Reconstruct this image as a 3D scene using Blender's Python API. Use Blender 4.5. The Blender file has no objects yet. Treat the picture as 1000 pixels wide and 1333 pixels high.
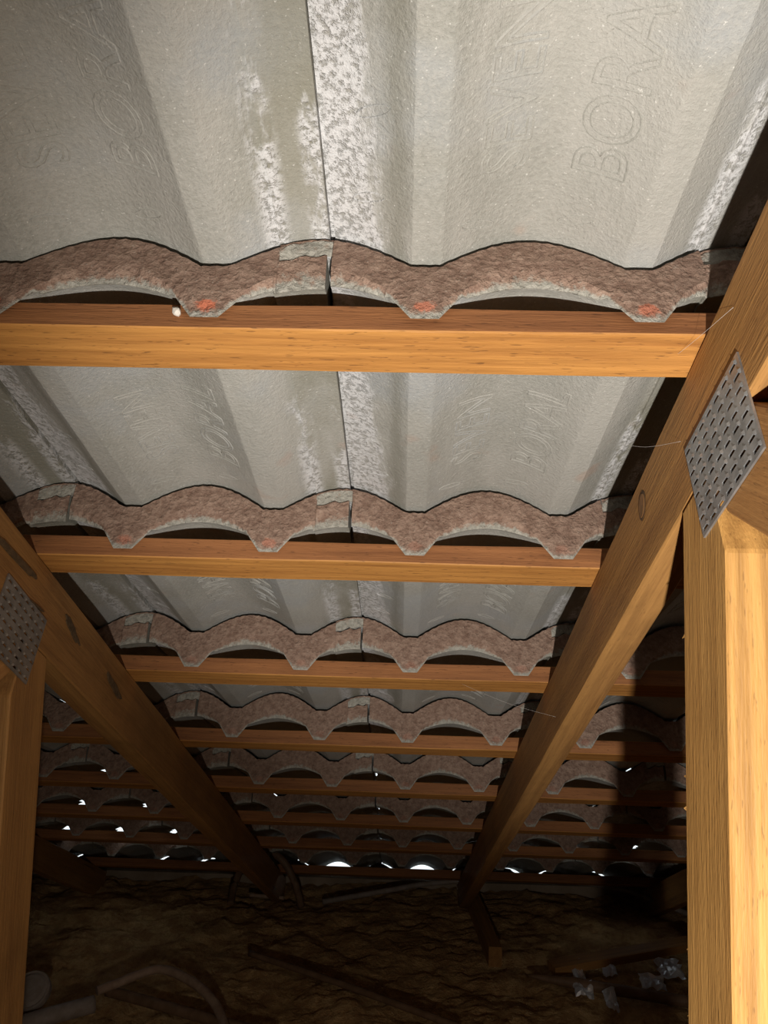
import bpy, bmesh, math, random
from mathutils import Vector, Matrix, noise

random.seed(7)
sc = bpy.context.scene
C = sc.collection

# ------------------------------------------------------------------ camera, world, light, exposure
CAM = Vector((0.0, 0.0, 1.0))
AL = math.radians(26.5)            # roof pitch
H = 0.3862                         # camera to plane of rafter tops
DV = Vector((0, math.cos(AL), -math.sin(AL)))
NV = Vector((0, math.sin(AL), math.cos(AL)))
UV = Vector((1, 0, 0))
T0 = CAM + NV * H
ROOF = Matrix(((1, DV.x, NV.x, T0.x), (0, DV.y, NV.y, T0.y), (0, DV.z, NV.z, T0.z), (0, 0, 0, 1)))


def W(u, s, n):
    return T0 + UV * u + DV * s + NV * n


F = Vector((-0.03008098, 0.99200772, 0.12253909))
R = Vector((0.99927812, 0.02700019, 0.02672505))
U = Vector((-0.02320287, -0.12325454, 0.9921038))
cd = bpy.data.cameras.new('camera')
cd.sensor_fit = 'HORIZONTAL'
cd.sensor_width = 36
cd.lens = 36 * 0.9983
cd.clip_start = 0.01
cam = bpy.data.objects.new('camera', cd)
C.objects.link(cam)
cam.matrix_world = Matrix(((R.x, U.x, -F.x, CAM.x), (R.y, U.y, -F.y, CAM.y), (R.z, U.z, -F.z, CAM.z), (0, 0, 0, 1)))
sc.camera = cam

wd = bpy.data.worlds.new('sky')
sc.world = wd
wd.use_nodes = True
bg = wd.node_tree.nodes['Background']
bg.inputs[0].default_value = (0.86, 0.95, 1.0, 1)
bg.inputs[1].default_value = 1.4

# hand torch, held a little to the right of and below the phone, aimed up at the tiles
ld = bpy.data.lights.new('torch', 'SPOT')
ld.energy = 34
ld.color = (1.0, 0.97, 0.92)
ld.spot_size = math.radians(80)
ld.spot_blend = 0.6
ld.shadow_soft_size = 0.008
lo = bpy.data.objects.new('torch', ld)
C.objects.link(lo)
lo.location = W(0.05, 0.04, -0.70)
lo.rotation_euler = (UV * 0.21 + DV * 0.56 + NV * 0.80).to_track_quat('-Z', 'Y').to_euler()

# spill of the same torch outside its beam
l2 = bpy.data.lights.new('torch_spill', 'POINT')
l2.energy = 9.5
l2.color = (1.0, 0.92, 0.80)
l2.shadow_soft_size = 0.008
o2 = bpy.data.objects.new('torch_spill', l2)
C.objects.link(o2)
o2.location = lo.location

vs = sc.view_settings
vs.view_transform = 'Standard'
vs.look = 'None'
vs.exposure = 0.0
vs.gamma = 1.0
vs.use_curve_mapping = False

# ------------------------------------------------------------------ helpers
def tag(o, label=None, cat=None, group=None, kind=None):
    if label: o['label'] = label
    if cat: o['category'] = cat
    if group: o['group'] = group
    if kind: o['kind'] = kind
    return o


def link(name, me, mats, parent=None, mw=None):
    o = bpy.data.objects.new(name, me)
    C.objects.link(o)
    if not me.materials:
        for m in (mats if isinstance(mats, (list, tuple)) else [mats]): me.materials.append(m)
    if mw is None: mw = Matrix.Identity(4)
    if parent is not None:
        o.parent = parent
        pm = Matrix.Identity(4)
        ch = []
        p = parent
        while p is not None:
            ch.append(p); p = p.parent
        for p in reversed(ch): pm = pm @ p.matrix_basis
        o.matrix_basis = pm.inverted() @ mw
    else:
        o.matrix_basis = mw
    return o


def empty(name, loc=(0, 0, 0), mw=None):
    o = bpy.data.objects.new(name, None)
    C.objects.link(o)
    o.empty_display_size = 0.05
    if mw is not None: o.matrix_basis = mw
    else: o.location = loc
    return o


class Nodes:
    def __init__(self, name):
        self.m = bpy.data.materials.new(name)
        self.m.use_nodes = True
        self.t = self.m.node_tree
        self.b = self.t.nodes['Principled BSDF']
        self.out = self.t.nodes['Material Output']

    def n(self, typ, **kw):
        nd = self.t.nodes.new(typ)
        for k, v in kw.items():
            if k in nd.inputs: nd.inputs[k].default_value = v
            else: setattr(nd, k, v)
        return nd

    def l(self, a, b): self.t.links.new(a, b)

    def math(self, op, a, b=None, clamp=False):
        nd = self.n('ShaderNodeMath', operation=op, use_clamp=clamp)
        for i, v in enumerate((a, b)):
            if v is None: continue
            if isinstance(v, (int, float)): nd.inputs[i].default_value = v
            else: self.l(v, nd.inputs[i])
        return nd.outputs[0]

    def rng(self, v, a, b, c=0.0, d=1.0, smooth=True):
        nd = self.n('ShaderNodeMapRange', interpolation_type='SMOOTHSTEP' if smooth else 'LINEAR')
        self.l(v, nd.inputs[0])
        for i, x in enumerate((a, b, c, d)): nd.inputs[i + 1].default_value = x
        return nd.outputs[0]

    def mix(self, fac, a, b):
        nd = self.n('ShaderNodeMix', data_type='RGBA')
        if isinstance(fac, (int, float)): nd.inputs[0].default_value = fac
        else: self.l(fac, nd.inputs[0])
        for i, v in ((6, a), (7, b)):
            if isinstance(v, tuple): nd.inputs[i].default_value = v + (1,)
            else: self.l(v, nd.inputs[i])
        return nd.outputs[2]

    def coord(self, scale=(1, 1, 1), rand=5.0):
        tc = self.n('ShaderNodeTexCoord')
        mp = self.n('ShaderNodeMapping')
        mp.inputs['Scale'].default_value = scale
        src = tc.outputs['Object']
        if rand:
            oi = self.n('ShaderNodeObjectInfo')
            ml = self.math('MULTIPLY', oi.outputs['Random'], rand)
            vm = self.n('ShaderNodeVectorMath', operation='ADD')
            self.l(src, vm.inputs[0]); self.l(ml, vm.inputs[1])
            src = vm.outputs[0]
        self.l(src, mp.inputs[0])
        return mp.outputs[0]

    def noise(self, vec, scale, detail=4, rough=0.55):
        nd = self.n('ShaderNodeTexNoise', Scale=scale, Detail=detail, Roughness=rough)
        self.l(vec, nd.inputs['Vector'])
        return nd.outputs[0]

    def bump(self, h, strength=0.5, dist=0.001, prev=None):
        nd = self.n('ShaderNodeBump', Strength=strength, Distance=dist)
        self.l(h, nd.inputs['Height'])
        if prev is not None: self.l(prev, nd.inputs['Normal'])
        return nd.outputs[0]

    def fin(self, col, rough, nrm=None, metal=0.0, spec=0.3):
        if isinstance(col, tuple): self.b.inputs['Base Color'].default_value = col + (1,)
        else: self.l(col, self.b.inputs['Base Color'])
        if isinstance(rough, (int, float)): self.b.inputs['Roughness'].default_value = rough
        else: self.l(rough, self.b.inputs['Roughness'])
        self.b.inputs['Metallic'].default_value = metal
        self.b.inputs['Specular IOR Level'].default_value = spec
        if nrm is not None: self.l(nrm, self.b.inputs['Normal'])
        return self.m


def mat_tile_under():
    N = Nodes('tile_cement')
    tc = N.n('ShaderNodeTexCoord')
    sx = N.n('ShaderNodeSeparateXYZ')
    N.l(tc.outputs['Object'], sx.inputs[0])
    u, s = sx.outputs[0], sx.outputs[1]
    v = N.coord((1, 1, 1), 7.0)
    vs_ = N.coord((1, 0.35, 1), 7.0)
    big = N.noise(vs_, 14, 5, 0.6)
    mid = N.noise(vs_, 60, 5, 0.7)
    fine = N.noise(v, 300, 4, 0.75)
    col = N.mix(N.rng(big, 0.35, 0.68), (0.37, 0.355, 0.32), (0.275, 0.268, 0.235))
    col = N.mix(N.rng(N.noise(v, 9, 3), 0.48, 0.7), col, (0.33, 0.335, 0.33))
    col = N.mix(N.math('MULTIPLY', N.rng(fine, 0.30, 0.75), 0.5), col, (0.46, 0.44, 0.40))
    col = N.mix(N.math('MULTIPLY', N.rng(N.noise(v, 700, 2), 0.35, 0.15), 0.7), col, (0.14, 0.13, 0.11))
    # damp olive streak left of the joint and along the flange
    st = N.math('MULTIPLY', N.rng(N.math('ADD', u, N.math('MULTIPLY', mid, 0.02)), 0.262, 0.285), N.rng(big, 0.3, 0.6))
    col = N.mix(N.math('MULTIPLY', st, 0.6), col, (0.215, 0.20, 0.145))
    sd = N.rng(N.math('ABSOLUTE', N.math('SUBTRACT', N.math('ADD', u, N.math('MULTIPLY', mid, 0.02)), 0.065)), 0.0, 0.012, 1, 0)
    col = N.mix(N.math('MULTIPLY', sd, 0.55), col, (0.20, 0.19, 0.15))
    # white salt bloom beside the joint
    d1 = N.math('ADD', u, N.math('MULTIPLY', N.math('SUBTRACT', mid, 0.5), 0.05))
    d1 = N.math('ADD', d1, N.math('MULTIPLY', N.math('SUBTRACT', s, 0.2), -0.07))
    m1 = N.math('MULTIPLY', N.rng(d1, 0.043, 0.030), N.rng(N.noise(v, 26, 4, 0.65), 0.30, 0.42))
    d2 = N.math('ADD', s, N.math('MULTIPLY', N.math('SUBTRACT', N.noise(vs_, 45, 4, 0.7), 0.5), 0.5))
    m2a = N.math('MULTIPLY', N.rng(d2, 0.17, 0.25), N.rng(N.math('ABSOLUTE', N.math('SUBTRACT', u, 0.268)), 0.013, 0.003))
    m2b = N.math('MULTIPLY', N.rng(d2, 0.20, 0.27), N.rng(u, 0.288, 0.296))
    m = N.math('MAXIMUM', m1, N.math('MAXIMUM', m2a, m2b))
    m = N.math('MULTIPLY', m, N.rng(N.noise(v, 190, 4, 0.8), 0.34, 0.54))
    col = N.mix(N.math('MULTIPLY', m, 0.85), col, (0.66, 0.65, 0.65))
    # bright grains
    gr = N.rng(N.noise(v, 430, 2, 0.5), 0.67, 0.76)
    col = N.mix(N.math('MULTIPLY', gr, 0.55), col, (0.75, 0.73, 0.68))
    # rusty tint here and there
    col = N.mix(N.math('MULTIPLY', N.rng(N.noise(v, 22, 2), 0.66, 0.8), 0.3), col, (0.42, 0.24, 0.16))
    h = N.math('ADD', N.math('MULTIPLY', fine, 1.0), N.math('MULTIPLY', m, 0.6))
    nb = N.bump(mid, 0.5, 0.002)
    nb = N.bump(h, 0.9, 0.0016, nb)
    return N.fin(col, 0.85, nb, 0, 0.35)


def mat_tile_edge():
    N = Nodes('tile_raw_edge')
    v = N.coord((1, 1, 1), 7.0)
    a = N.noise(v, 110, 5, 0.7)
    b = N.noise(v, 380, 4, 0.7)
    col = N.mix(N.rng(a, 0.3, 0.7), (0.225, 0.138, 0.10), (0.39, 0.265, 0.20))
    col = N.mix(N.math('MULTIPLY', N.rng(b, 0.60, 0.70), 0.55), col, (0.56, 0.46, 0.38))
    col = N.mix(N.math('MULTIPLY', N.rng(b, 0.38, 0.28), 0.7), col, (0.09, 0.055, 0.04))
    # cement skin along the lower rim
    gcol = N.mix(N.rng(N.noise(v, 200, 5, 0.7), 0.3, 0.7), (0.29, 0.275, 0.235), (0.47, 0.445, 0.385))
    at = N.n('ShaderNodeAttribute', attribute_name='lip')
    lip = N.math('ADD', at.outputs['Fac'], N.math('MULTIPLY', N.math('SUBTRACT', N.noise(v, 150, 5, 0.75), 0.5), 0.85))
    col = N.mix(N.rng(lip, 0.70, 0.92), col, gcol)
    # red oxide rubbed on the nibs
    tc = N.n('ShaderNodeTexCoord')
    sx = N.n('ShaderNodeSeparateXYZ')
    N.l(tc.outputs['Object'], sx.inputs[0])
    oi = N.n('ShaderNodeObjectInfo')
    rs = N.n('ShaderNodeSeparateXYZ')
    N.l(oi.outputs['Color'], rs.inputs[0])
    rub = rs.outputs[0]
    for cx in (0.075, 0.225):
        dx = N.math('MULTIPLY', N.math('SUBTRACT', sx.outputs[0], cx), 0.75)
        dz = N.math('SUBTRACT', sx.outputs[2], 0.0175)
        d = N.math('SQRT', N.math('ADD', N.math('MULTIPLY', dx, dx), N.math('MULTIPLY', dz, dz)))
        d = N.math('ADD', d, N.math('MULTIPLY', N.math('SUBTRACT', N.noise(v, 260, 4, 0.7), 0.5), 0.012))
        f = N.math('MULTIPLY', N.rng(d, 0.0065, 0.0035), rub)
        col = N.mix(f, col, (0.66, 0.19, 0.10))
    vo = N.n('ShaderNodeTexVoronoi', Scale=190.0, feature='F1')
    N.l(v, vo.inputs['Vector'])
    nb = N.bump(a, 0.9, 0.0035)
    nb = N.bump(vo.outputs[0], 0.6, 0.002, nb)
    nb = N.bump(b, 0.9, 0.002, nb)
    return N.fin(col, 0.9, nb, 0, 0.3)


def mat_wood(name, light, dark, rough=0.6, grain=1.0, fleck=0.7, blot=0.25, rings=0.38):
    N = Nodes(name)
    v = N.coord((1, 1, 1), 9.0)
    vg = N.coord((0.9, 22, 22), 9.0)
    vf = N.coord((7, 190, 190), 9.0)
    vk = N.coord((90, 620, 620), 9.0)
    g = N.noise(vg, 3.2 * grain, 5, 0.6)
    f = N.noise(vf, 2.0, 4, 0.6)
    wv = N.n('ShaderNodeTexWave', wave_type='BANDS', bands_direction='Y', Scale=26.0 * grain, Distortion=5.0, Detail=3.0)
    wv.inputs['Detail Scale'].default_value = 0.6
    N.l(N.coord((0.12, 1, 1), 9.0), wv.inputs['Vector'])
    col = N.mix(N.rng(g, 0.3, 0.7), dark, light)
    col = N.mix(N.math('MULTIPLY', wv.outputs[1], rings), col, tuple(c * 0.72 for c in dark))
    col = N.mix(N.math('MULTIPLY', N.rng(f, 0.35, 0.7), 0.35), col, tuple(min(1, c * 1.25) for c in light))
    k = N.noise(vk, 1.0, 2, 0.5)
    col = N.mix(N.math('MULTIPLY', N.rng(k, 0.63, 0.72), fleck * 0.7), col, (0.05, 0.02, 0.01))
    col = N.mix(N.math('MULTIPLY', N.rng(N.noise(v, 7, 4, 0.65), 0.5, 0.75), blot), col, tuple(c * 0.4 for c in dark))
    # long dark gum streaks
    gs = N.rng(N.noise(N.coord((2.5, 55, 55), 9.0), 1.0, 3), 0.70, 0.76)
    col = N.mix(N.math('MULTIPLY', gs, 0.75), col, (0.06, 0.03, 0.015))
    h = N.math('ADD', f, N.math('MULTIPLY', k, -0.8))
    nb = N.bump(h, 0.55, 0.0009)
    return N.fin(col, rough, nb, 0, 0.3)


def mat_simple(name, a, b, scale=30, rough=0.7, metal=0.0, bump=0.3, dist=0.001, spec=0.4):
    N = Nodes(name)
    v = N.coord((1, 1, 1), 5.0)
    n1 = N.noise(v, scale, 5, 0.6)
    return N.fin(N.mix(N.rng(n1, 0.3, 0.7), a, b), rough, N.bump(n1, bump, dist), metal, spec)


M_UNDER = mat_tile_under()
M_EDGE = mat_tile_edge()
M_BATTEN = mat_wood('hardwood_batten', (0.50, 0.23, 0.058), (0.31, 0.125, 0.03), 0.6, 1.2, 0.75, 0.15)
M_BATTEN_UP = mat_wood('batten_upslope_face', (0.36, 0.15, 0.055), (0.21, 0.082, 0.032), 0.8, 1.2, 0.7, 0.3)  # redder, darker batten wood for the upslope faces
M_RAFTER = mat_wood('aged_pine', (0.41, 0.205, 0.062), (0.25, 0.115, 0.036), 0.65, 0.7, 0.35, 0.35)
M_POST = mat_wood('pale_pine', (0.54, 0.29, 0.085), (0.38, 0.185, 0.05), 0.6, 0.75, 0.5, 0.2, 0.75)
M_WEB = mat_wood('brown_pine', (0.46, 0.23, 0.075), (0.33, 0.15, 0.045), 0.65, 1.3, 0.5, 0.1)
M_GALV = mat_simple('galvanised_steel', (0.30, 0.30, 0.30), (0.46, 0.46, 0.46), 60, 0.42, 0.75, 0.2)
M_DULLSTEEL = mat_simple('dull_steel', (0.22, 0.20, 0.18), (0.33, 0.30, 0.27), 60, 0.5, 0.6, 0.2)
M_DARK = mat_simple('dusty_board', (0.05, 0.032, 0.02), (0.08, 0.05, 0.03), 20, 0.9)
M_FASCIA = mat_simple('weathered_fascia', (0.27, 0.20, 0.14), (0.40, 0.31, 0.23), 12, 0.85)
M_CABLE = mat_simple('dusty_cable', (0.30, 0.19, 0.13), (0.42, 0.29, 0.20), 50, 0.6)
M_GREYCABLE = mat_simple('grey_cable', (0.24, 0.19, 0.155), (0.34, 0.28, 0.24), 40, 0.6)
M_PIPE = mat_simple('brown_pipe', (0.15, 0.085, 0.045), (0.22, 0.13, 0.075), 40, 0.6)
M_FOIL = mat_simple('crumpled_foil', (0.75, 0.78, 0.85), (0.9, 0.92, 0.95), 30, 0.28, 0.6, 0.5, 0.003)
M_KNOT = mat_simple('knot_wood', (0.17, 0.08, 0.025), (0.27, 0.13, 0.045), 90, 0.6)
M_KNOTRING = mat_simple('knot_ring', (0.05, 0.025, 0.01), (0.08, 0.04, 0.015), 90, 0.7)
M_RESIN = mat_simple('dark_resin', (0.07, 0.043, 0.02), (0.14, 0.085, 0.04), 160, 0.75)
M_WEBTHREAD = mat_simple('cobweb', (0.6, 0.55, 0.5), (0.7, 0.65, 0.6), 90, 0.5)
M_FILLER = mat_simple('dark_filler', (0.12, 0.08, 0.06), (0.18, 0.13, 0.10), 60, 0.9)
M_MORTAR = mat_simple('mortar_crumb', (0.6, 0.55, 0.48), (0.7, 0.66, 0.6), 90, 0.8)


def mat_insul():
    N = Nodes('cellulose_insulation')
    v = N.coord((1, 1, 1), 0)
    a = N.noise(v, 16, 6, 0.75)
    b = N.noise(v, 80, 4, 0.7)
    col = N.mix(N.rng(a, 0.35, 0.68), (0.40, 0.22, 0.09), (0.72, 0.47, 0.22))
    col = N.mix(N.math('MULTIPLY', N.rng(b, 0.6, 0.7), 0.6), col, (0.66, 0.48, 0.27))
    nb = N.bump(a, 1.0, 0.02)
    nb = N.bump(b, 0.8, 0.006, nb)
    return N.fin(col, 0.95, nb, 0, 0.2)


M_INS = mat_insul()

# ------------------------------------------------------------------ roof tiles
S1 = 0.3571          # head of the first complete course
G = 0.3135           # batten gauge
TL = 0.42            # tile length
DN = 0.0395           # lift of each tile over one gauge
U0 = -0.0659         # a joint


def arch(u):
    v = abs(((u) % 0.15) - 0.075)
    v = 0.075 - v if False else v
    # u=0 crest, valleys at .075 and .225
    w = abs((u % 0.15) - 0.075)
    return 0.0 if w < 0.010 else math.sin(math.pi / 2 * (w - 0.010) / 0.065)


def vdist(u): return abs((u % 0.15) - 0.075)


def sstep(a, b, x):
    t = max(0, min(1, (x - a) / (b - a)))
    return t * t * (3 - 2 * t)


def bump2(u): return 0.0016 * math.sin(u * 2 * math.pi / 0.017) + 0.0005 * math.sin(u * 900)


def top_full(u): return 0.0576 + 0.0287 * arch(u)


def tile_top(u):
    if u > 0.2703: return top_full(u) - 0.0165 + bump2(u - 0.3)
    return top_full(u)


def tile_bot(u, s):
    if u < 0.0083 and not (u > 0.0050 and s > 0.03): return top_full(u) - 0.0148 + bump2(u)
    amp = 0.0205 + 0.0055 * sstep(0.0045, 0.02, s) + (0.0287 - 0.0260) * sstep(0.0, 0.25, s)
    b = 0.0236 + amp * arch(u)
    if u > 0.2683: b -= 0.0022
    if s > 0.385: b -= 0.0032 * sstep(0.385, 0.405, s)
    if u < 0.0083: b += 0.0032
    b += 0.0016 * math.exp(-((u - 0.262) / 0.004) ** 2)
    return b


def tile_low(u):
    b = tile_bot(u, 0)
    if u < 0.0083: return b
    w = vdist(u)
    nb = 0.0075 + max(0.0, (w - 0.0095)) * (0.0165 / 0.0115)
    return min(b, nb)


def tile_mid(u):
    if u < 0.0083: return (top_full(u) - 0.0035 if u > -0.026 else top_full(u) - 0.006)
    if u > 0.2703: return max(tile_low(u) + 0.004, tile_top(u) - 0.006)
    m = top_full(u) - 0.0290 - 0.010 * (1 - arch(u))
    return max(m + 0.0011 * math.sin(u * 610) + 0.0008 * math.sin(u * 1490), tile_low(u) + 0.002)


def tile_mesh(name, notches=(), seed=0):
    notches = [(max(-0.0299, a), min(0.3044, b), c, min(d, TL), e) for a, b, c, d, e in notches if b > -0.028 and a < 0.303]
    us = set()
    x = -0.030
    while x < 0.3045: us.add(round(x, 5)); x += 0.0045
    for b in (-0.030, 0.0049, 0.0052, 0.0081, 0.0085, 0.2681, 0.2685, 0.2701, 0.2705, 0.3045): us.add(b)
    for c in (0.075, 0.225):
        for d in (0.0095, 0.010, 0.021): us.add(round(c - d, 5)); us.add(round(c + d, 5))
    ss = [0.0043, 0.013, 0.02] + [0.03 * i for i in range(1, 13)] + [0.382, 0.405, TL]
    for (ua, ub, sa, sb, sd) in notches:
        us.add(round(ua, 5)); us.add(round(ub, 5)); ss.append(round(sa, 5)); ss.append(round(min(sb, TL), 5))
    us = sorted(us)
    us = [u for i, u in enumerate(us) if i == 0 or u - us[i - 1] > 0.00015 or u in (0.0085,)]
    ss = sorted(set(ss))
    k = DN / G

    def wob(u, s): return 0.0009 * noise.noise(Vector((u * 18 + seed * 3.1, s * 9, seed)))
    bm = bmesh.new()
    lay = bm.verts.layers.float.new('lip')
    rows = []   # lower
    rows.append([bm.verts.new((u, 0.0, tile_mid(u))) for u in us])
    rows.append([bm.verts.new((u, 0.0022 if tile_low(u) < tile_bot(u, 0) - 1e-5 or u < 0.0083 else 0.006, tile_low(u) + (0 if tile_low(u) < tile_bot(u, 0) - 1e-5 else 0.0))) for u in us])
    srows = []
    for s in ss:
        s2 = s
        r = []
        for u in us:
            if s == ss[0]:
                sv = 0.0043 if tile_low(u) < tile_bot(u, 0) - 1e-5 or u < 0.0083 else 0.0075
            else: sv = s2
            r.append(bm.verts.new((u, sv, tile_bot(u, s) + k * sv + (wob(u, s) if 0.02 < s < 0.30 else 0))))
        rows.append(r); srows.append(r)
    trow = [[bm.verts.new((u, 0.0 if j == 0 else s, tile_top(u) + (k * s if j else 0) + (0.0006 * math.sin(u * 777 + seed) if j == 0 else 0))) for u in us] for j, s in enumerate(ss)]

    # rough head face in four bands
    face = [trow[0]]
    for f in (0.25, 0.5, 0.75):
        face.append([bm.verts.new((u, 0.0016 * noise.noise(Vector((u * 210, f * 9, seed * 5.0))) + 0.0010 * noise.noise(Vector((u * 520, f * 20, seed))),
                                   tile_top(u) * (1 - f) + tile_mid(u) * f)) for u in us])
    face.append(rows[0])
    for u, v in zip(us, rows[0]): v[lay] = 0.5 if u > 0.0083 else 0.9
    for r in (rows[1], rows[2]):
        for v in r: v[lay] = 1.0
    for k_, r in enumerate(face[1:4]):
        for u, v in zip(us, r): v[lay] = (0.10, 0.16, 0.30)[k_] if u > 0.0083 else (0.35, 0.8, 0.9)[k_]

    def cut(i, j, side):
        um = (us[i] + us[i + 1]) / 2; sm = (ss[j] + ss[j + 1]) / 2
        return any(a < um < b and c < sm < d for a, b, c, d, e in notches if e == side)

    def q(a, b, c, d, m):
        try:
            f = bm.faces.new((a, b, c, d)); f.material_index = m; f.smooth = True
        except ValueError: pass
    nU, nS = len(us), len(ss)
    for i in range(nU - 1):
        um = (us[i] + us[i + 1]) / 2
        for f0, f1 in zip(face, face[1:]): q(f0[i], f0[i + 1], f1[i + 1], f1[i], 1)
        q(rows[0][i], rows[0][i + 1], rows[1][i + 1], rows[1][i], 1)
        q(rows[1][i], rows[1][i + 1], rows[2][i + 1], rows[2][i], 1)
        for j in range(nS - 1):
            if not cut(i, j, 0): q(srows[j][i], srows[j][i + 1], srows[j + 1][i + 1], srows[j + 1][i], 0)
            if not cut(i, j, 1): q(trow[j][i + 1], trow[j][i], trow[j + 1][i], trow[j + 1][i + 1], 0)
        if not cut(i, nS - 2, 1): q(srows[-1][i], srows[-1][i + 1], trow[-1][i + 1], trow[-1][i], 1)
    for i in (0, nU - 1):
        q(trow[0][i], rows[0][i], rows[1][i], srows[0][i], 1)
        for j in range(nS - 1): q(srows[j][i], srows[j + 1][i], trow[j + 1][i], trow[j][i], 0)
    bmesh.ops.recalc_face_normals(bm, faces=bm.faces)
    me = bpy.data.meshes.new(name)
    bm.to_mesh(me); bm.free()
    for m in (M_UNDER, M_EDGE): me.materials.append(m)
    try: me.set_sharp_from_angle(angle=math.radians(38))
    except Exception: pass
    return me


def bead(verts, faces, pts, r=0.0012, closed=False, h=0.0006):
    """small raised ridge following points (u, s) on the underside of a tile"""
    n = len(pts)
    if closed: pts = pts + [pts[0]]
    base = len(verts)
    for i, p in enumerate(pts):
        a = pts[max(0, i - 1)]; b = pts[min(len(pts) - 1, i + 1)]
        if closed and i in (0, len(pts) - 1): a, b = pts[-2], pts[1]
        dx, dy = b[0] - a[0], b[1] - a[1]
        L = math.hypot(dx, dy) or 1
        nx, ny = -dy / L, dx / L
        for o, z in ((-r, 0.0006), (-r * 0.35, -h), (r * 0.35, -h), (r, 0.0006)):
            uu, s_ = p[0] + nx * o, p[1] + ny * o
            verts.append((uu, s_, tile_bot(uu, s_) + DN / G * s_ + z))
    for i in range(len(pts) - 1):
        for k_ in range(3):
            a = base + i * 4 + k_
            faces.append((a, a + 1, a + 5, a + 4))


def lettering_mesh():
    verts, faces = [], []
    for txt, ubase, s0, size in (('BORAL', 0.199, 0.253, 0.046), ('SEVEN', 0.138, 0.251, 0.043)):
        cu = bpy.data.curves.new('t', 'FONT')
        cu.body = txt; cu.size = size; cu.resolution_u = 4; cu.space_character = 1.0
        cu.offset = 0.0008; cu.fill_mode = 'NONE'
        ob = bpy.data.objects.new('t', cu)
        me = bpy.data.meshes.new_from_object(ob)
        bpy.data.objects.remove(ob)
        vs_ = [v.co.copy() for v in me.vertices]
        adj = {}
        for e in me.edges:
            a, b = e.vertices
            adj.setdefault(a, []).append(b); adj.setdefault(b, []).append(a)
        seen = set()
        for st in adj:
            if st in seen: continue
            loop = [st]; seen.add(st); cur = st
            while True:
                nx = [x for x in adj[cur] if x not in seen]
                if not nx: break
                cur = nx[0]; seen.add(cur); loop.append(cur)
            P = []
            for i, a in enumerate(loop):
                b = loop[(i + 1) % len(loop)]
                va, vb = vs_[a], vs_[b]
                m = max(1, int((vb - va).length / 0.004))
                for j in range(m):
                    p = va.lerp(vb, j / m)
                    # reads up the slope, letter tops to the left
                    P.append((ubase - p.y, s0 - p.x * 0.92))
            bead(verts, faces, P, closed=True)
        bpy.data.meshes.remove(me)
    me = bpy.data.meshes.new('raised_lettering')
    me.from_pydata(verts, [], faces)
    me.materials.append(M_UNDER)
    for p in me.polygons: p.use_smooth = True
    return me


def mark_mesh():
    verts, faces = [], []
    for cx, cy, a in ((0.110, 0.290, 0.3), (0.178, 0.290, -0.35), (0.035, 0.270, -0.4), (0.040, 0.205, -0.5)):
        P = []
        for i in range(16):
            t = i / 16 * 2 * math.pi
            x, y = 0.012 * math.cos(t), 0.0035 * math.sin(t)
            P.append((cx + x * math.cos(a) - y * math.sin(a), cy + x * math.sin(a) + y * math.cos(a)))
        bead(verts, faces, P, r=0.0008, closed=True)
    me = bpy.data.meshes.new('moulded_mark')
    me.from_pydata(verts, [], faces)
    me.materials.append(M_UNDER)
    return me


NOTCH = {}


def daylight_hole(u, s, hw, hl, row):
    """hole in the underside at (u, s) and an unseen cut in the outer face, skewed along the view line to show sky"""
    col = int(math.floor((u - U0) / 0.3))
    ul = u - U0 - 0.3 * col
    s0 = s - S1 - row * G
    sk = u / s  # skew follows the camera's line of sight, so sky shows through

    def put(a, b, c, d, side):
        for dc in (-1, 0, 1):
            if b - 0.3 * dc > -0.03 and a - 0.3 * dc < 0.3045:
                NOTCH.setdefault((row, col + dc), []).append((a - 0.3 * dc, b - 0.3 * dc, c, d, side))
    n_ = 3
    for k in range(n_):
        c = s0 - hl + 2 * hl * k / n_
        off = sk * (c + hl / n_ - s0)
        w = hw * (1.0, 1.15, 0.8)[k]
        put(ul + off - w, ul + off + w, c, c + 2 * hl / n_, 0)
    n_ = 6
    st = (TL + 0.004 - (s0 - hl)) / n_
    for k in range(n_):
        off = sk * (st * (k + 0.5) - hl)
        w = hw + abs(sk) * (st * 0.5 + hl) + 0.004
        put(ul + off - w, ul + off + w, s0 - hl + st * k, s0 - hl + st * (k + 1), 1)


for (u, s, hw, hl, row) in [
        (-.8387, 1.800, .010, .042, 4), (-.6843, 1.8195, .012, .042, 4), (-.8444, 2.1333, .011, .045, 5), (-.6869, 2.1722, .010, .045, 5),
        (-1.0225, 2.4854, .015, .045, 6), (-.8512, 2.4917, .016, .045, 6), (-.6914, 2.52, .014, .045, 6),
        (.5346, 2.52, .012, .05, 6), (.6941, 2.4945, .018, .055, 6), (.5283, 2.1769, .008, .04, 5), (.6887, 2.152, .012, .045, 5),
        (-.0552, 1.721, .0028, .022, 4), (-.0570, 2.0797, .0032, .030, 5)]:
    daylight_hole(u, s, hw, hl, row)

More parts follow.
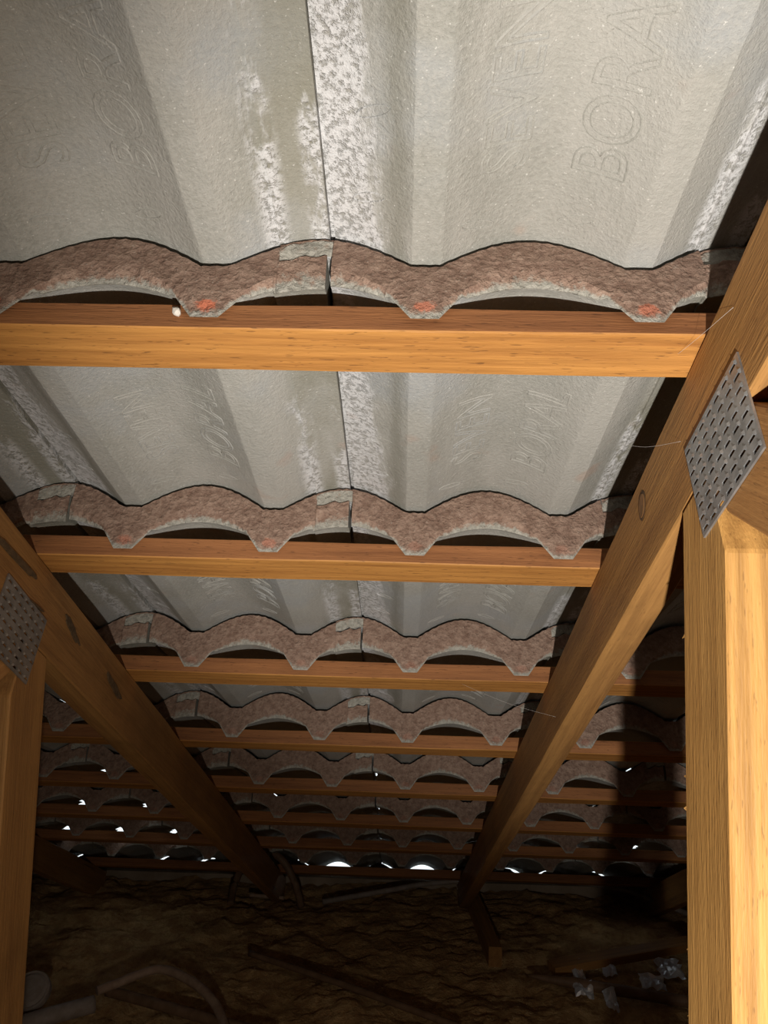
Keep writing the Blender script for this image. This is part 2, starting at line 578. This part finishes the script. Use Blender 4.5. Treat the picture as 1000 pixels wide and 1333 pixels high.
roof = tag(empty('roof', mw=ROOF), 'tiled roof slope seen from inside the attic', None, None, 'structure')
protos = [tile_mesh('tile', seed=i) for i in range(4)]
letters = lettering_mesh()
marks = mark_mesh()
for row in range(-2, 8):
    for col in range(-7, 7):
        if (row, col) in NOTCH: me = tile_mesh('tile', NOTCH[(row, col)], seed=row)
        else: me = protos[(row * 5 + col * 3) % 4]
        o = bpy.data.objects.new('tile', me)
        C.objects.link(o)
        o.parent = roof
        rub = {(0, -1): .85, (0, 0): .6, (1, -1): .35, (1, -2): .4}.get((row, col), .12)
        o.color = (rub, rub, rub, 1)
        j = random.uniform
        o.matrix_basis = Matrix.Translation((U0 + col * 0.3 + j(-.0006, .0006), S1 + row * G + j(-.0015, .0015), 0)) @ Matrix.Rotation(j(-.0012, .0012), 4, 'Z') @ Matrix.Rotation(-0.050 if row == 7 else 0.0, 4, 'X')
        if row <= 2 and -2 <= col <= 1 and row >= -1:
            t = bpy.data.objects.new('raised_lettering', letters); C.objects.link(t); t.parent = o
            t = bpy.data.objects.new('moulded_mark', marks); C.objects.link(t); t.parent = o

# ------------------------------------------------------------------ timber
def beam_mesh(L, w, d, seg=24, wob=0.0006, bev=0.0012, seed=0, side_mat=False):
    """box along local X, width w along Y, depth d along Z, slightly uneven sawn faces"""
    bm = bmesh.new()
    sec = []
    hw, hd = w / 2, d / 2
    c = bev
    prof = [(-hw + c, -hd), (hw - c, -hd), (hw, -hd + c), (hw, hd - c), (hw - c, hd), (-hw + c, hd), (-hw, hd - c), (-hw, -hd + c)]
    for i in range(seg + 1):
        x = -L / 2 + L * i / seg
        sec.append([bm.verts.new((x, y + wob * noise.noise(Vector((x * 7, y * 90, seed + z * 60))), z + wob * noise.noise(Vector((x * 7 + 9, y * 90, seed + z * 60 + 5))))) for y, z in prof])
    for i in range(seg):
        for k in range(8):
            f = bm.faces.new((sec[i][k], sec[i][(k + 1) % 8], sec[i + 1][(k + 1) % 8], sec[i + 1][k]))
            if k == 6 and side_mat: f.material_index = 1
    bm.faces.new(sec[0]); bm.faces.new(list(reversed(sec[-1])))
    bmesh.ops.recalc_face_normals(bm, faces=bm.faces)
    me = bpy.data.meshes.new('timber')
    bm.to_mesh(me); bm.free()
    return me


BW, BT = 0.0404, 0.0233
BLAB = {
    -2: 'timber roof batten high up the slope, above the top edge of the photo',
    -1: 'timber roof batten just out of view above the brightest tiles',
    0: 'nearest orange hardwood batten, widest across the top of the photo',
    1: 'orange batten second from the top, with dark gum streaks near its right end',
    2: 'third orange batten from the top, with a dark reddish upper face',
    3: 'fourth batten from the top, thinner and dimmer orange',
    4: 'fifth batten from the top, last one clearly lit orange',
    5: 'sixth batten from the top, dim brown in the torch fringe',
    6: 'seventh batten from the top, almost lost in the dark',
    7: 'lowest dark batten at the eave, beside the row of daylight holes'
    }
for i in range(-2, 8):
    s = S1 + 0.0048 + G * (i if i < 7 else 7.42)
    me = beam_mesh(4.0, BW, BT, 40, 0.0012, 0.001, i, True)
    o = link('roof_batten', me, [M_BATTEN, M_BATTEN_UP], None, ROOF @ Matrix.Translation((-0.05, s + BW / 2, BT / 2 - 0.0001)))
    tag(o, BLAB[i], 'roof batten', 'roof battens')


def prism(name, poly, grain, u0, u1, mat, parent, bev=0.0015, seg=None):
    """board whose side outline is poly in (s, n), between u0 and u1; local X follows the grain"""
    gx = Vector((grain[0], grain[1])).normalized()
    gz = Vector((-gx.y, gx.x))
    c = Vector((sum(p[0] for p in poly) / len(poly), sum(p[1] for p in poly) / len(poly)))
    bm = bmesh.new()
    a, b = [], []
    um = (u0 + u1) / 2
    for p in poly:
        d = Vector(p) - c
        x, z = d.dot(gx), d.dot(gz)
        a.append(bm.verts.new((x, (um - u0), z)))
        b.append(bm.verts.new((x, (um - u1), z)))
    n = len(poly)
    bm.faces.new(a); bm.faces.new(list(reversed(b)))
    for i in range(n): bm.faces.new((a[i], b[i], b[(i + 1) % n], a[(i + 1) % n]))
    bmesh.ops.recalc_face_normals(bm, faces=bm.faces)
    bmesh.ops.bevel(bm, geom=list(bm.edges), offset=bev, segments=1, affect='EDGES')
    me = bpy.data.meshes.new(name)
    bm.to_mesh(me); bm.free()
    # roof-frame matrix: X->grain, Y-> -u, Z-> gz
    m = Matrix(((0, -1, 0, um), (gx.x, 0, gz.x, c.x), (gx.y, 0, gz.y, c.y), (0, 0, 0, 1)))
    # keep it right-handed
    if m.to_3x3().determinant() < 0:
        m = Matrix(((0, 1, 0, um), (gx.x, 0, gz.x, c.x), (gx.y, 0, gz.y, c.y), (0, 0, 0, 1)))
        me.transform(Matrix.Scale(-1, 4, (0, 1, 0)))
        me.flip_normals()
    return link(name, me, mat, parent, ROOF @ m)


def zfloor_s(n, z):
    # s where W(.,s,n).z == z
    return (T0.z + NV.z * n - z) / math.sin(AL)


def plate_mesh(L, Wd, th, nx, ny):
    """steel nail plate with punched slots; local X along plate, Y across, +Z outward"""
    bm = bmesh.new()
    sl, sw = 0.0094, 0.0030
    xs, ys = [-L / 2], [-Wd / 2]
    cx = [-L / 2 + L * (i + 0.5) / nx for i in range(nx)]
    cy = [-Wd / 2 + Wd * (i + 0.5) / ny for i in range(ny)]
    for c in cx: xs += [c - sl / 2, c + sl / 2]
    for c in cy: ys += [c - sw / 2, c + sw / 2]
    xs.append(L / 2); ys.append(Wd / 2)
    v = {}
    for zi, z in enumerate((0, th)):
        for i, x in enumerate(xs):
            for j, y in enumerate(ys):
                # rows slightly staggered
                v[(i, j, zi)] = bm.verts.new((x + (0.0022 if 0 < i < len(xs) - 1 and ((j + 1) // 2) % 2 else 0), y, z))
    hole = lambda i, j: i % 2 == 1 and j % 2 == 1
    for i in range(len(xs) - 1):
        for j in range(len(ys) - 1):
            if hole(i, j):
                for (a, b) in (((i, j), (i + 1, j)), ((i + 1, j), (i + 1, j + 1)), ((i + 1, j + 1), (i, j + 1)), ((i, j + 1), (i, j))):
                    bm.faces.new((v[a + (0,)], v[b + (0,)], v[b + (1,)], v[a + (1,)]))
            else:
                bm.faces.new((v[(i, j, 1)], v[(i + 1, j, 1)], v[(i + 1, j + 1, 1)], v[(i, j + 1, 1)]))
    for i in range(len(xs) - 1):
        for j in (0, len(ys) - 1): bm.faces.new((v[(i, j, 0)], v[(i + 1, j, 0)], v[(i + 1, j, 1)], v[(i, j, 1)]))
    for j in range(len(ys) - 1):
        for i in (0, len(xs) - 1): bm.faces.new((v[(i, j, 0)], v[(i, j + 1, 0)], v[(i, j + 1, 1)], v[(i, j, 1)]))
    bmesh.ops.recalc_face_normals(bm, faces=bm.faces)
    me = bpy.data.meshes.new('nail_plate')
    bm.to_mesh(me); bm.free()
    # curled tongues at one end of each slot
    b2 = bmesh.new()
    for ii, x in enumerate(cx):
        for jj, y in enumerate(cy):
            xo = x + (0.0022 if (jj * 2 + 2) // 2 % 2 else 0)
            e = xo - sl / 2
            a = [b2.verts.new((e + 0.0002, y - sw / 2, th)), b2.verts.new((e + 0.0002, y + sw / 2, th)), b2.verts.new((e - 0.0016, y + sw / 2, th)), b2.verts.new((e - 0.0016, y - sw / 2, th))]
            t_ = [b2.verts.new((e, y - sw / 3, th + 0.0012)), b2.verts.new((e, y + sw / 3, th + 0.0012))]
            b2.faces.new((a[0], a[1], t_[1], t_[0])); b2.faces.new((t_[0], t_[1], a[2], a[3]))
            b2.faces.new((a[1], a[2], t_[1])); b2.faces.new((a[0], t_[0], a[3]))
            # bent-in tooth inside the slot, half closing it
            w_ = [b2.verts.new((xo - sl / 2, y - sw / 2, th)), b2.verts.new((xo - sl / 2, y + sw / 2, th)), b2.verts.new((xo - sl / 2 + 0.002, y + sw / 2, 0.0001)), b2.verts.new((xo - sl / 2 + 0.002, y - sw / 2, 0.0001))]
            b2.faces.new(w_)
    bmesh.ops.recalc_face_normals(b2, faces=b2.faces)
    m2 = bpy.data.meshes.new('punched_teeth')
    b2.to_mesh(m2); b2.free()
    return me, m2


PL = plate_mesh(0.097, 0.071, 0.0014, 7, 8)
RD = 0.079           # rafter depth
TH = 0.031           # timber thickness

TR = [  # right face or left face position of the face carrying the plate, side (+1: camera sees face u=a to the right), web shift
    ('right', 0.1946, +1, 0.0, 'right-hand roof truss with steel nail plate and pale yellow pine post in the foreground', M_POST, M_GALV),
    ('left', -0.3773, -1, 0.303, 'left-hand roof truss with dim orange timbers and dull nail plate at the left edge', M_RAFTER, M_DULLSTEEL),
    ('far left', -0.985, -1, 0.60, 'dark roof truss beyond the left bay, hidden behind the left-hand truss', M_RAFTER, M_DULLSTEEL),
    ('far right', 0.803, +1, 0.60, 'shadowed roof truss in the bay to the right of the pale post', M_RAFTER, M_DULLSTEEL)]
for nm, a, side, sh, lab, pm, plm in TR:
    base = W(a, 0, 0); base = Vector((a + side * TH / 2, 2.3, 0.0))
    t = tag(empty('roof_truss', base), lab, 'roof truss', 'roof trusses')
    u0, u1 = (a, a + TH) if side > 0 else (a - TH, a)
    sE = 2.82
    L = sE + 0.9
    me = beam_mesh(L, TH, RD, 30, 0.0014, 0.0015, a * 9)
    rf = link('top_chord', me, M_RAFTER, t, ROOF @ Matrix.Translation(((u0 + u1) / 2, (sE - 0.9) / 2, -RD / 2 - 0.0002)) @ Matrix.Rotation(math.pi / 2, 4, 'Z'))
    n0 = -RD
    # post
    gd = Vector((0.472, -0.8816))
    p1 = Vector((0.4602 + sh, -0.0905)) - gd * 0.0125
    per = Vector((-0.8816, -0.472))
    q1 = p1 + per * 0.0722
    ln = 0.62
    zend = (T0.z + 0 - 0.06) 
    # length until the ceiling (z = 0.03)
    dz = lambda v: (DV * v.x + NV * v.y).z
    lp = (W(0, p1.x, p1.y).z - 0.03) / -dz(gd)
    prism('post', [(p1.x, n0 - .0003), (q1.x + 0.012, n0 - .0003), tuple(q1 + gd * 0.03), tuple(q1 + gd * lp), tuple(p1 + gd * lp)], (gd.x, gd.y), u0, u1, pm, t)
    # diagonal web running back up the slope
    wd_ = Vector((-0.67, -0.742)).normalized()
    w0 = Vector((0.3930 + sh, -0.1200))
    w1 = Vector((0.3935 + sh, n0 - .0003))
    wl = 0.9 if nm != 'left' else 1.2
    per2 = Vector((-0.742, 0.67)).normalized()
    wt = Vector((0.3380 + sh, n0 - .0003))
    prism('web', [tuple(w1), tuple(w0), tuple(w0 + wd_ * wl * .6), tuple(w0 + wd_ * wl * .6 + per2 * 0.083), tuple(wt)], (wd_.x, wd_.y), u0 + .0004, u1 - .0004, M_WEB, t)
    # bottom chord lying on the ceiling
    bc = link('bottom_chord', beam_mesh(3.6, TH, 0.09, 20, 0.001, 0.0015, a), M_RAFTER, t, Matrix.Translation(((u0 + u1) / 2, 0.9, -0.018)) @ Matrix.Rotation(math.pi / 2, 4, 'Z'))
    # nail plate
    s_c, n_c = 0.3785 + sh, -0.0825
    if side > 0:
        pmx = Matrix(((0, 0, -1, a), (1, 0, 0, s_c), (0, -1, 0, n_c), (0, 0, 0, 1)))
        rr = Matrix.Rotation(-0.02, 4, 'Z')
    else:
        pmx = Matrix(((0, 0, 1, a), (1, 0, 0, s_c), (0, 1, 0, n_c), (0, 0, 0, 1)))
        rr = Matrix.Rotation(-0.03, 4, 'Z')
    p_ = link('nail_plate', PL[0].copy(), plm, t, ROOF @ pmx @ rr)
    q_ = link('punched_teeth', PL[1].copy(), plm, p_, ROOF @ pmx @ rr)
    q_['kind'] = 'stuff'
    def stain(s_, n_, ls, ln_, rot, sd):
        bm = bmesh.new()
        vv = []
        for x in range(26):
            th_ = x / 26 * 2 * math.pi
            f = 1 + 0.45 * noise.noise(Vector((math.cos(th_) * 1.8, math.sin(th_) * 1.8, sd)))
            vv.append((ls * f * math.cos(th_), ln_ * f * math.sin(th_)))
        lo_ = [bm.verts.new((x, y, -0.0015)) for x, y in vv]
        hi_ = [bm.verts.new((x * .97, y * .95, 0.0016)) for x, y in vv]
        for k in range(26): bm.faces.new((lo_[k], lo_[(k + 1) % 26], hi_[(k + 1) % 26], hi_[k]))
        bm.faces.new(hi_)
        bmesh.ops.recalc_face_normals(bm, faces=bm.faces)
        me = bpy.data.meshes.new('resin_streak'); bm.to_mesh(me); bm.free()
        d_ = -1 if side > 0 else 1
        mk = Matrix(((0, 0, d_, a), (1, 0, 0, s_), (0, d_, 0, n_), (0, 0, 0, 1))) @ Matrix.Rotation(rot, 4, 'Z')
        link('resin_streak', me, M_RESIN, t, ROOF @ mk)
    if nm == 'left':
        stain(0.640, -0.026, 0.050, 0.0035, 0.05, 1)
        stain(0.795, -0.030, 0.026, 0.0048, -0.25, 2)
        stain(0.955, -0.036, 0.034, 0.0046, -0.15, 3)
        stain(0.700, -0.046, 0.018, 0.0012, 0.1, 4)
    if nm == 'right':
        # rough sawn splinters along the back arris of the post
        bm = bmesh.new()
        rs = random.Random(5)
        for k in range(46):
            d0 = rs.uniform(0.02, 0.60)
            c = p1 + gd * d0
            sz = rs.uniform(0.0010, 0.0028)
            tip = Vector((c.x + sz * 0.9, c.y + rs.uniform(-1, 1) * sz))
            uu = a + rs.uniform(0.0, 0.004)
            w_ = rs.uniform(0.0006, 0.0018)
            b0 = c - gd * w_ - Vector((0.0015, 0)); b1 = c + gd * w_ - Vector((0.0015, 0))
            P = [(uu, b0.x, b0.y), (uu, b1.x, b1.y), (uu + 0.0014, c.x - 0.0015, c.y), (uu + rs.uniform(-.001, .001), tip.x, tip.y)]
            v_ = [bm.verts.new(x) for x in P]
            for f in ((0, 1, 3), (1, 2, 3), (2, 0, 3), (0, 2, 1)): bm.faces.new([v_[i] for i in f])
        me = bpy.data.meshes.new('splinters'); bm.to_mesh(me); bm.free()
        sp_ = link('splinters', me, M_POST, t, ROOF.copy())
        sp_['kind'] = 'stuff'
        # knot on the rafter face
        for nme, r, mt, off in (('knot_ring', 1.22, M_KNOTRING, 0.0), ('knot', 1.0, M_KNOT, 0.0004)):
            bm = bmesh.new()
            vv = [bm.verts.new((0.0105 * r * math.cos(x * math.pi / 10) , 0.0068 * r * math.sin(x * math.pi / 10), 0.0)) for x in range(20)]
            v2 = [bm.verts.new((v.co.x * .94, v.co.y * .92, 0.0005)) for v in vv]
            for k in range(20): bm.faces.new((vv[k], vv[(k + 1) % 20], v2[(k + 1) % 20], v2[k]))
            bm.faces.new(v2)
            me = bpy.data.meshes.new(nme); bm.to_mesh(me); bm.free()
            mk = Matrix(((0, 0, -1, a - 0.0003 - off), (1, 0, 0, 0.528), (0, -1, 0, -0.024), (0, 0, 0, 1))) @ Matrix.Rotation(0.85, 4, 'Z')
            link(nme, me, mt, t, ROOF @ mk)

# ------------------------------------------------------------------ shell of the attic
def quad(name, pts, mat, **kw):
    me = bpy.data.meshes.new(name)
    me.from_pydata([tuple(p) for p in pts], [], [tuple(range(len(pts)))])
    me.materials.append(mat)
    o = bpy.data.objects.new(name, me); C.objects.link(o)
    tag(o, **kw)
    return o


def slab(name, x0, x1, y0, y1, z0, z1, mat, **kw):
    bm = bmesh.new()
    bmesh.ops.create_cube(bm, size=1.0, matrix=Matrix.Translation(((x0 + x1) / 2, (y0 + y1) / 2, (z0 + z1) / 2)) @ Matrix.Diagonal((x1 - x0, y1 - y0, z1 - z0, 1)))
    me = bpy.data.meshes.new(name); bm.to_mesh(me); bm.free()
    me.materials.append(mat)
    o = bpy.data.objects.new(name, me); C.objects.link(o)
    return tag(o, **kw)


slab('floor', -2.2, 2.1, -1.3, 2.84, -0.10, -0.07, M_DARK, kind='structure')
slab('added_wall_left', -1.99, -1.96, -1.3, 2.88, -0.07, 2.2, M_DARK, kind='structure')  # side and back walls are unseen, added to keep sky light out
slab('added_wall_right', 1.90, 1.93, -1.3, 2.88, -0.07, 2.2, M_DARK, kind='structure')
slab('added_wall_back', -1.99, 1.93, -1.33, -1.30, -0.07, 2.4, M_DARK, kind='structure')
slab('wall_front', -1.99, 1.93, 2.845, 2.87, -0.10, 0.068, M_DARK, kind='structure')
# unseen sarking added above the camera, shuts out sky light beyond the built courses
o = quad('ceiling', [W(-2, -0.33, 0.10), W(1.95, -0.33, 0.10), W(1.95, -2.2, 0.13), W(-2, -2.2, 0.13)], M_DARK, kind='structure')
fb = link('fascia_board', beam_mesh(3.85, 0.022, 0.075, 30, 0.002, 0.001, 3), M_FASCIA, None, Matrix.Translation((-0.03, 2.77, 0.036)) @ Matrix.Rotation(math.radians(-0.15), 4, 'Y'))
tag(fb, 'pale weathered timber board along the eave, seen below the daylight holes', 'board')

# insulation
nx, ny = 190, 190
X0, X1, Y0, Y1 = -1.95, 1.89, 0.9, 2.755
vv, ff = [], []
for j in range(ny + 1):
    for i in range(nx + 1):
        x = X0 + (X1 - X0) * i / nx; y = Y0 + (Y1 - Y0) * j / ny
        z = 0.052 + 0.022 * noise.noise(Vector((x * 4, y * 4, 0))) + 0.014 * noise.noise(Vector((x * 13, y * 13, 3))) + 0.010 * noise.noise(Vector((x * 38, y * 38, 7))) + 0.006 * noise.noise(Vector((x * 80, y * 80, 1)))
        vv.append((x, y, max(0.004, z)))
for j in range(ny):
    for i in range(nx):
        a = j * (nx + 1) + i
        ff.append((a, a + 1, a + nx + 2, a + nx + 1))
me = bpy.data.meshes.new('loose_insulation'); me.from_pydata(vv, [], ff); me.materials.append(M_INS)
for p in me.polygons: p.use_smooth = True
o = bpy.data.objects.new('loose_insulation', me); C.objects.link(o)
tag(o, 'lumpy brown loose-fill insulation covering the attic floor', 'insulation', None, 'stuff')

# lumps added to block the daylight in most of the arches at the eave
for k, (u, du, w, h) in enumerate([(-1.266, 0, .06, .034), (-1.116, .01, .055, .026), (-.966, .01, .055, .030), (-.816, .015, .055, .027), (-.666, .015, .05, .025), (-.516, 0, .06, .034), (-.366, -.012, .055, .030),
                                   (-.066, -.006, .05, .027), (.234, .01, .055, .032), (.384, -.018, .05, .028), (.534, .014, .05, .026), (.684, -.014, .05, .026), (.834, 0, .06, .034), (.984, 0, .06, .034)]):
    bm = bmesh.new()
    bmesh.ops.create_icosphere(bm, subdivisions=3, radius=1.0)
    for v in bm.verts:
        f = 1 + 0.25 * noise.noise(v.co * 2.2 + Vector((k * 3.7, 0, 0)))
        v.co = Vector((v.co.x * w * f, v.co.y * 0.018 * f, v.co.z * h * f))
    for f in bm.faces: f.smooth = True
    me = bpy.data.meshes.new('daylight_filler'); bm.to_mesh(me); bm.free()
    o = link('daylight_filler', me, M_FILLER, None, Matrix.Translation((u + du, 2.856, 0.066)))
    tag(o, 'dark added lump blocking daylight in a tile arch at the eave', 'mortar', 'daylight fillers along the eave')

# ------------------------------------------------------------------ things on the attic floor
def tube(name, pts, r, mat, label, cat, group=None, flat=1.0, res=8, taper=None):
    """swept tube through world points (Catmull-Rom)"""
    P = [Vector(p) for p in pts]
    path = []
    for i in range(len(P) - 1):
        p0 = P[max(0, i - 1)]; p1 = P[i]; p2 = P[i + 1]; p3 = P[min(len(P) - 1, i + 2)]
        for k in range(8):
            t = k / 8
            path.append(0.5 * ((2 * p1) + (p2 - p0) * t + (2 * p0 - 5 * p1 + 4 * p2 - p3) * t * t + (-p0 + 3 * p1 - 3 * p2 + p3) * t ** 3))
    path.append(P[-1])
    org = path[0].copy()
    bm = bmesh.new()
    rings = []
    for i, p in enumerate(path):
        d = (path[min(i + 1, len(path) - 1)] - path[max(i - 1, 0)]).normalized()
        up = Vector((0, 0, 1)) if abs(d.z) < 0.9 else Vector((0, 1, 0))
        sx = d.cross(up).normalized(); sz = sx.cross(d).normalized()
        rr = r * (taper(i / (len(path) - 1)) if taper else 1)
        rings.append([bm.verts.new(p - org + sx * rr * math.cos(k / res * 2 * math.pi) + sz * rr * flat * math.sin(k / res * 2 * math.pi)) for k in range(res)])
    for i in range(len(rings) - 1):
        for k in range(res):
            f = bm.faces.new((rings[i][k], rings[i][(k + 1) % res], rings[i + 1][(k + 1) % res], rings[i + 1][k])); f.smooth = True
    bm.faces.new(rings[0]); bm.faces.new(list(reversed(rings[-1])))
    bmesh.ops.recalc_face_normals(bm, faces=bm.faces)
    me = bpy.data.meshes.new(name); bm.to_mesh(me); bm.free()
    o = link(name, me, mat, None, Matrix.Translation(org))
    return tag(o, label, cat, group)


def px(x, y, Y=None, z=None):
    """point in the attic behind pixel (x, y) of the survey, at depth Y or height z"""
    d = F + R * ((x - 500) / 998.33) - U * ((y - 666.5) / 998.33)
    t = (Y / d.y) if Y is not None else ((z - CAM.z) / d.z)
    return CAM + d * t


tube('cable', [px(126, 1290, z=.100), px(150, 1281, z=.105), px(205, 1262, z=.12), px(245, 1275, z=.12), px(275, 1300, z=.11), px(290, 1328, z=.10), px(294, 1345, z=.10)], 0.0105, M_CABLE,
     'pale tan bent cable arching over the insulation at bottom left', 'cable')
tube('pipe', [px(140, 1290, z=.082), px(200, 1306, z=.082), px(270, 1326, z=.082), px(360, 1350, z=.082)], 0.012, M_PIPE,
     'straight dark brown pipe on the insulation below the bent tan cable', 'pipe')
tube('pipe', [px(20, 1336, z=.088), px(70, 1321, z=.088), px(122, 1307, z=.088)], 0.019, M_GREYCABLE,
     'short thick grey-brown pipe lying at the bottom left beside the post', 'pipe')
tube('cable', [px(300, 1178, z=.05), px(306, 1150, Y=2.62), px(322, 1118, Y=2.60), px(345, 1108, Y=2.58), px(368, 1120, Y=2.56), px(384, 1150, Y=2.55), px(392, 1180, z=.05)], 0.012, M_PIPE,
     'dark brown cable standing up in a tall hoop near the eave', 'cable')
tube('cable', [px(325, 1165, z=.075), px(370, 1169, z=.075)], 0.006, M_CABLE, 'short tan offcut of cable inside the tall dark hoop', 'cable')
tube('cable', [px(420, 1174, z=.065), px(500, 1160, z=.085), px(560, 1150, z=.10), px(640, 1145, z=.12), px(720, 1146, z=.12), px(800, 1156, z=.11), px(860, 1175, z=.10), px(930, 1205, z=.08)], 0.0085, M_GREYCABLE,
     'long grey flexible cable sweeping across in front of the eave board', 'cable')
tube('stick', [px(325, 1241, z=.084), px(450, 1283, z=.084), px(600, 1338, z=.084)], 0.008, M_PIPE,
     'thin brown stick lying across the middle of the insulation', 'stick')
tube('stick', [px(688, 1270, z=.085), px(780, 1285, z=.085), px(900, 1305, z=.08)], 0.014, M_PIPE,
     'pointed brown stick with its tip towards the foil scraps at lower right', 'stick', taper=lambda t: 0.25 + 0.75 * min(1, t * 3))


def plank(name, a, b, w, d, mat, label, cat, group=None):
    v = b - a
    L = v.length
    x = v.normalized(); y = Vector((0, 0, 1)).cross(x).normalized(); z = x.cross(y)
    m = Matrix(((x.x, y.x, z.x, 0), (x.y, y.y, z.y, 0), (x.z, y.z, z.z, 0), (0, 0, 0, 1)))
    m.translation = (a + b) / 2
    o = link(name, beam_mesh(L, w, d, 12, 0.001, 0.0015, L), mat, None, m)
    return tag(o, label, cat, group)


plank('offcut', px(718, 1260, z=.085), px(900, 1228, z=.12), 0.05, 0.020, M_RAFTER, 'flat timber offcut resting above the foil scraps at lower right', 'offcut')
plank('brace', px(612, 1163, Y=2.66), px(645, 1246, z=.085), 0.035, 0.05, M_RAFTER, 'short sloping timber brace below the foot of the right rafter', 'brace')


def foil(cx, cy, z, sx, sy, seed, label):
    n_ = 7
    c = px(cx, cy, z=z)
    vs_, fs = [], []
    for side in (0, 1):
        for j in range(n_ + 1):
            for i in range(n_ + 1):
                x = (i / n_ - .5) * sx; y = (j / n_ - .5) * sy
                x += 0.12 * sx * noise.noise(Vector((j * .9, seed, 1))); y += 0.15 * sy * noise.noise(Vector((i * .9, seed, 2)))
                h = 0.012 * noise.noise(Vector((x * 45, y * 45, seed))) + 0.006 * noise.noise(Vector((x * 140, y * 140, seed))) + 0.02 * (j / n_)
                vs_.append((x, y, h - side * 0.0008))
    m = (n_ + 1) ** 2
    for side in (0, 1):
        for j in range(n_):
            for i in range(n_):
                a = side * m + j * (n_ + 1) + i
                q = (a, a + 1, a + n_ + 2, a + n_ + 1)
                fs.append(q if side == 0 else tuple(reversed(q)))
    ring = [i for i in range(n_ + 1)] + [j * (n_ + 1) + n_ for j in range(1, n_ + 1)] + [n_ * (n_ + 1) + i for i in range(n_ - 1, -1, -1)] + [j * (n_ + 1) for j in range(n_ - 1, 0, -1)]
    for k in range(len(ring)):
        a, b = ring[k], ring[(k + 1) % len(ring)]
        fs.append((b, a, a + m, b + m))
    me = bpy.data.meshes.new('foil_scrap'); me.from_pydata(vs_, [], fs)
    o = link('foil_scrap', me, M_FOIL, None, Matrix.Translation(c))
    tag(o, label, 'foil scrap', 'foil scraps at lower right')


foil(752, 1268, .078, .03, .075, 1, 'narrow foil scrap folded beside the pointed end of the flat offcut')
foil(760, 1293, .075, .045, .03, 2, 'small brightest foil scrap in front of the pointed stick')
foil(792, 1265, .078, .035, .06, 3, 'grey crumpled foil scrap under the middle of the flat offcut')
foil(795, 1305, .075, .03, .05, 4, 'dim foil scrap lowest in the heap, below the pointed stick')
foil(872, 1266, .085, .06, .06, 5, 'large white foil scrap against the pale pine post')
foil(850, 1283, .078, .06, .04, 6, 'flat grey foil scrap just above the pointed stick near the post')

# round junction box lid at bottom left
bm = bmesh.new()
prof = [(0.0, .012), (.018, .012), (.030, .010), (.036, .006), (.040, .007), (.042, .003), (.042, -.012), (0, -.012)]
ns = 28
rg = [[bm.verts.new((r * math.cos(2 * math.pi * k / ns), r * math.sin(2 * math.pi * k / ns), z)) for k in range(ns)] for r, z in prof[1:-1]]
for a, b in zip(rg, rg[1:]):
    for k in range(ns): bm.faces.new((a[k], a[(k + 1) % ns], b[(k + 1) % ns], b[k]))
bm.faces.new(rg[0]); bm.faces.new(rg[-1])
bmesh.ops.recalc_face_normals(bm, faces=bm.faces)
me = bpy.data.meshes.new('junction_box'); bm.to_mesh(me); bm.free()
o = link('junction_box', me, M_GREYCABLE, None, Matrix.Translation(px(40, 1290, z=.125)) @ Matrix.Rotation(math.radians(42), 4, 'X'))
tag(o, 'round disc-shaped box with a pale rim at bottom left beside the post', 'junction box')

# cobweb threads across the right truss
for i, (a, b, lab) in enumerate([
        (W(.1940, .32, -.020), W(.170, .44, .030), 'upper cobweb thread crossing the right rafter near its steel plate'),
        (W(.1935, .43, -.035), W(.17, .50, .020), 'cobweb thread from the right rafter to the tiles under the nearest batten'),
        (W(.193, .95, -.060), W(.08, 1.00, -.001), 'long cobweb thread between the right rafter and the fourth batten')]):
    mid = (a + b) / 2 - Vector((0, 0, .004))
    tube('cobweb_thread', [a, mid, b], 0.00009, M_WEBTHREAD, lab, 'cobweb', 'cobweb threads', res=5)

# mortar crumb stuck on the nearest batten beside the nib
bm = bmesh.new()
bmesh.ops.create_icosphere(bm, subdivisions=2, radius=0.0032)
for v in bm.verts: v.co *= 1 + 0.35 * noise.noise(v.co * 400)
me = bpy.data.meshes.new('mortar_crumb'); bm.to_mesh(me); bm.free()
o = link('mortar_crumb', me, M_MORTAR, None, ROOF @ Matrix.Translation((-0.1605, S1 + 0.0020, 0.0125)))
tag(o, 'tiny pale mortar crumb stuck on the nearest batten beside a tile nib', 'crumb')
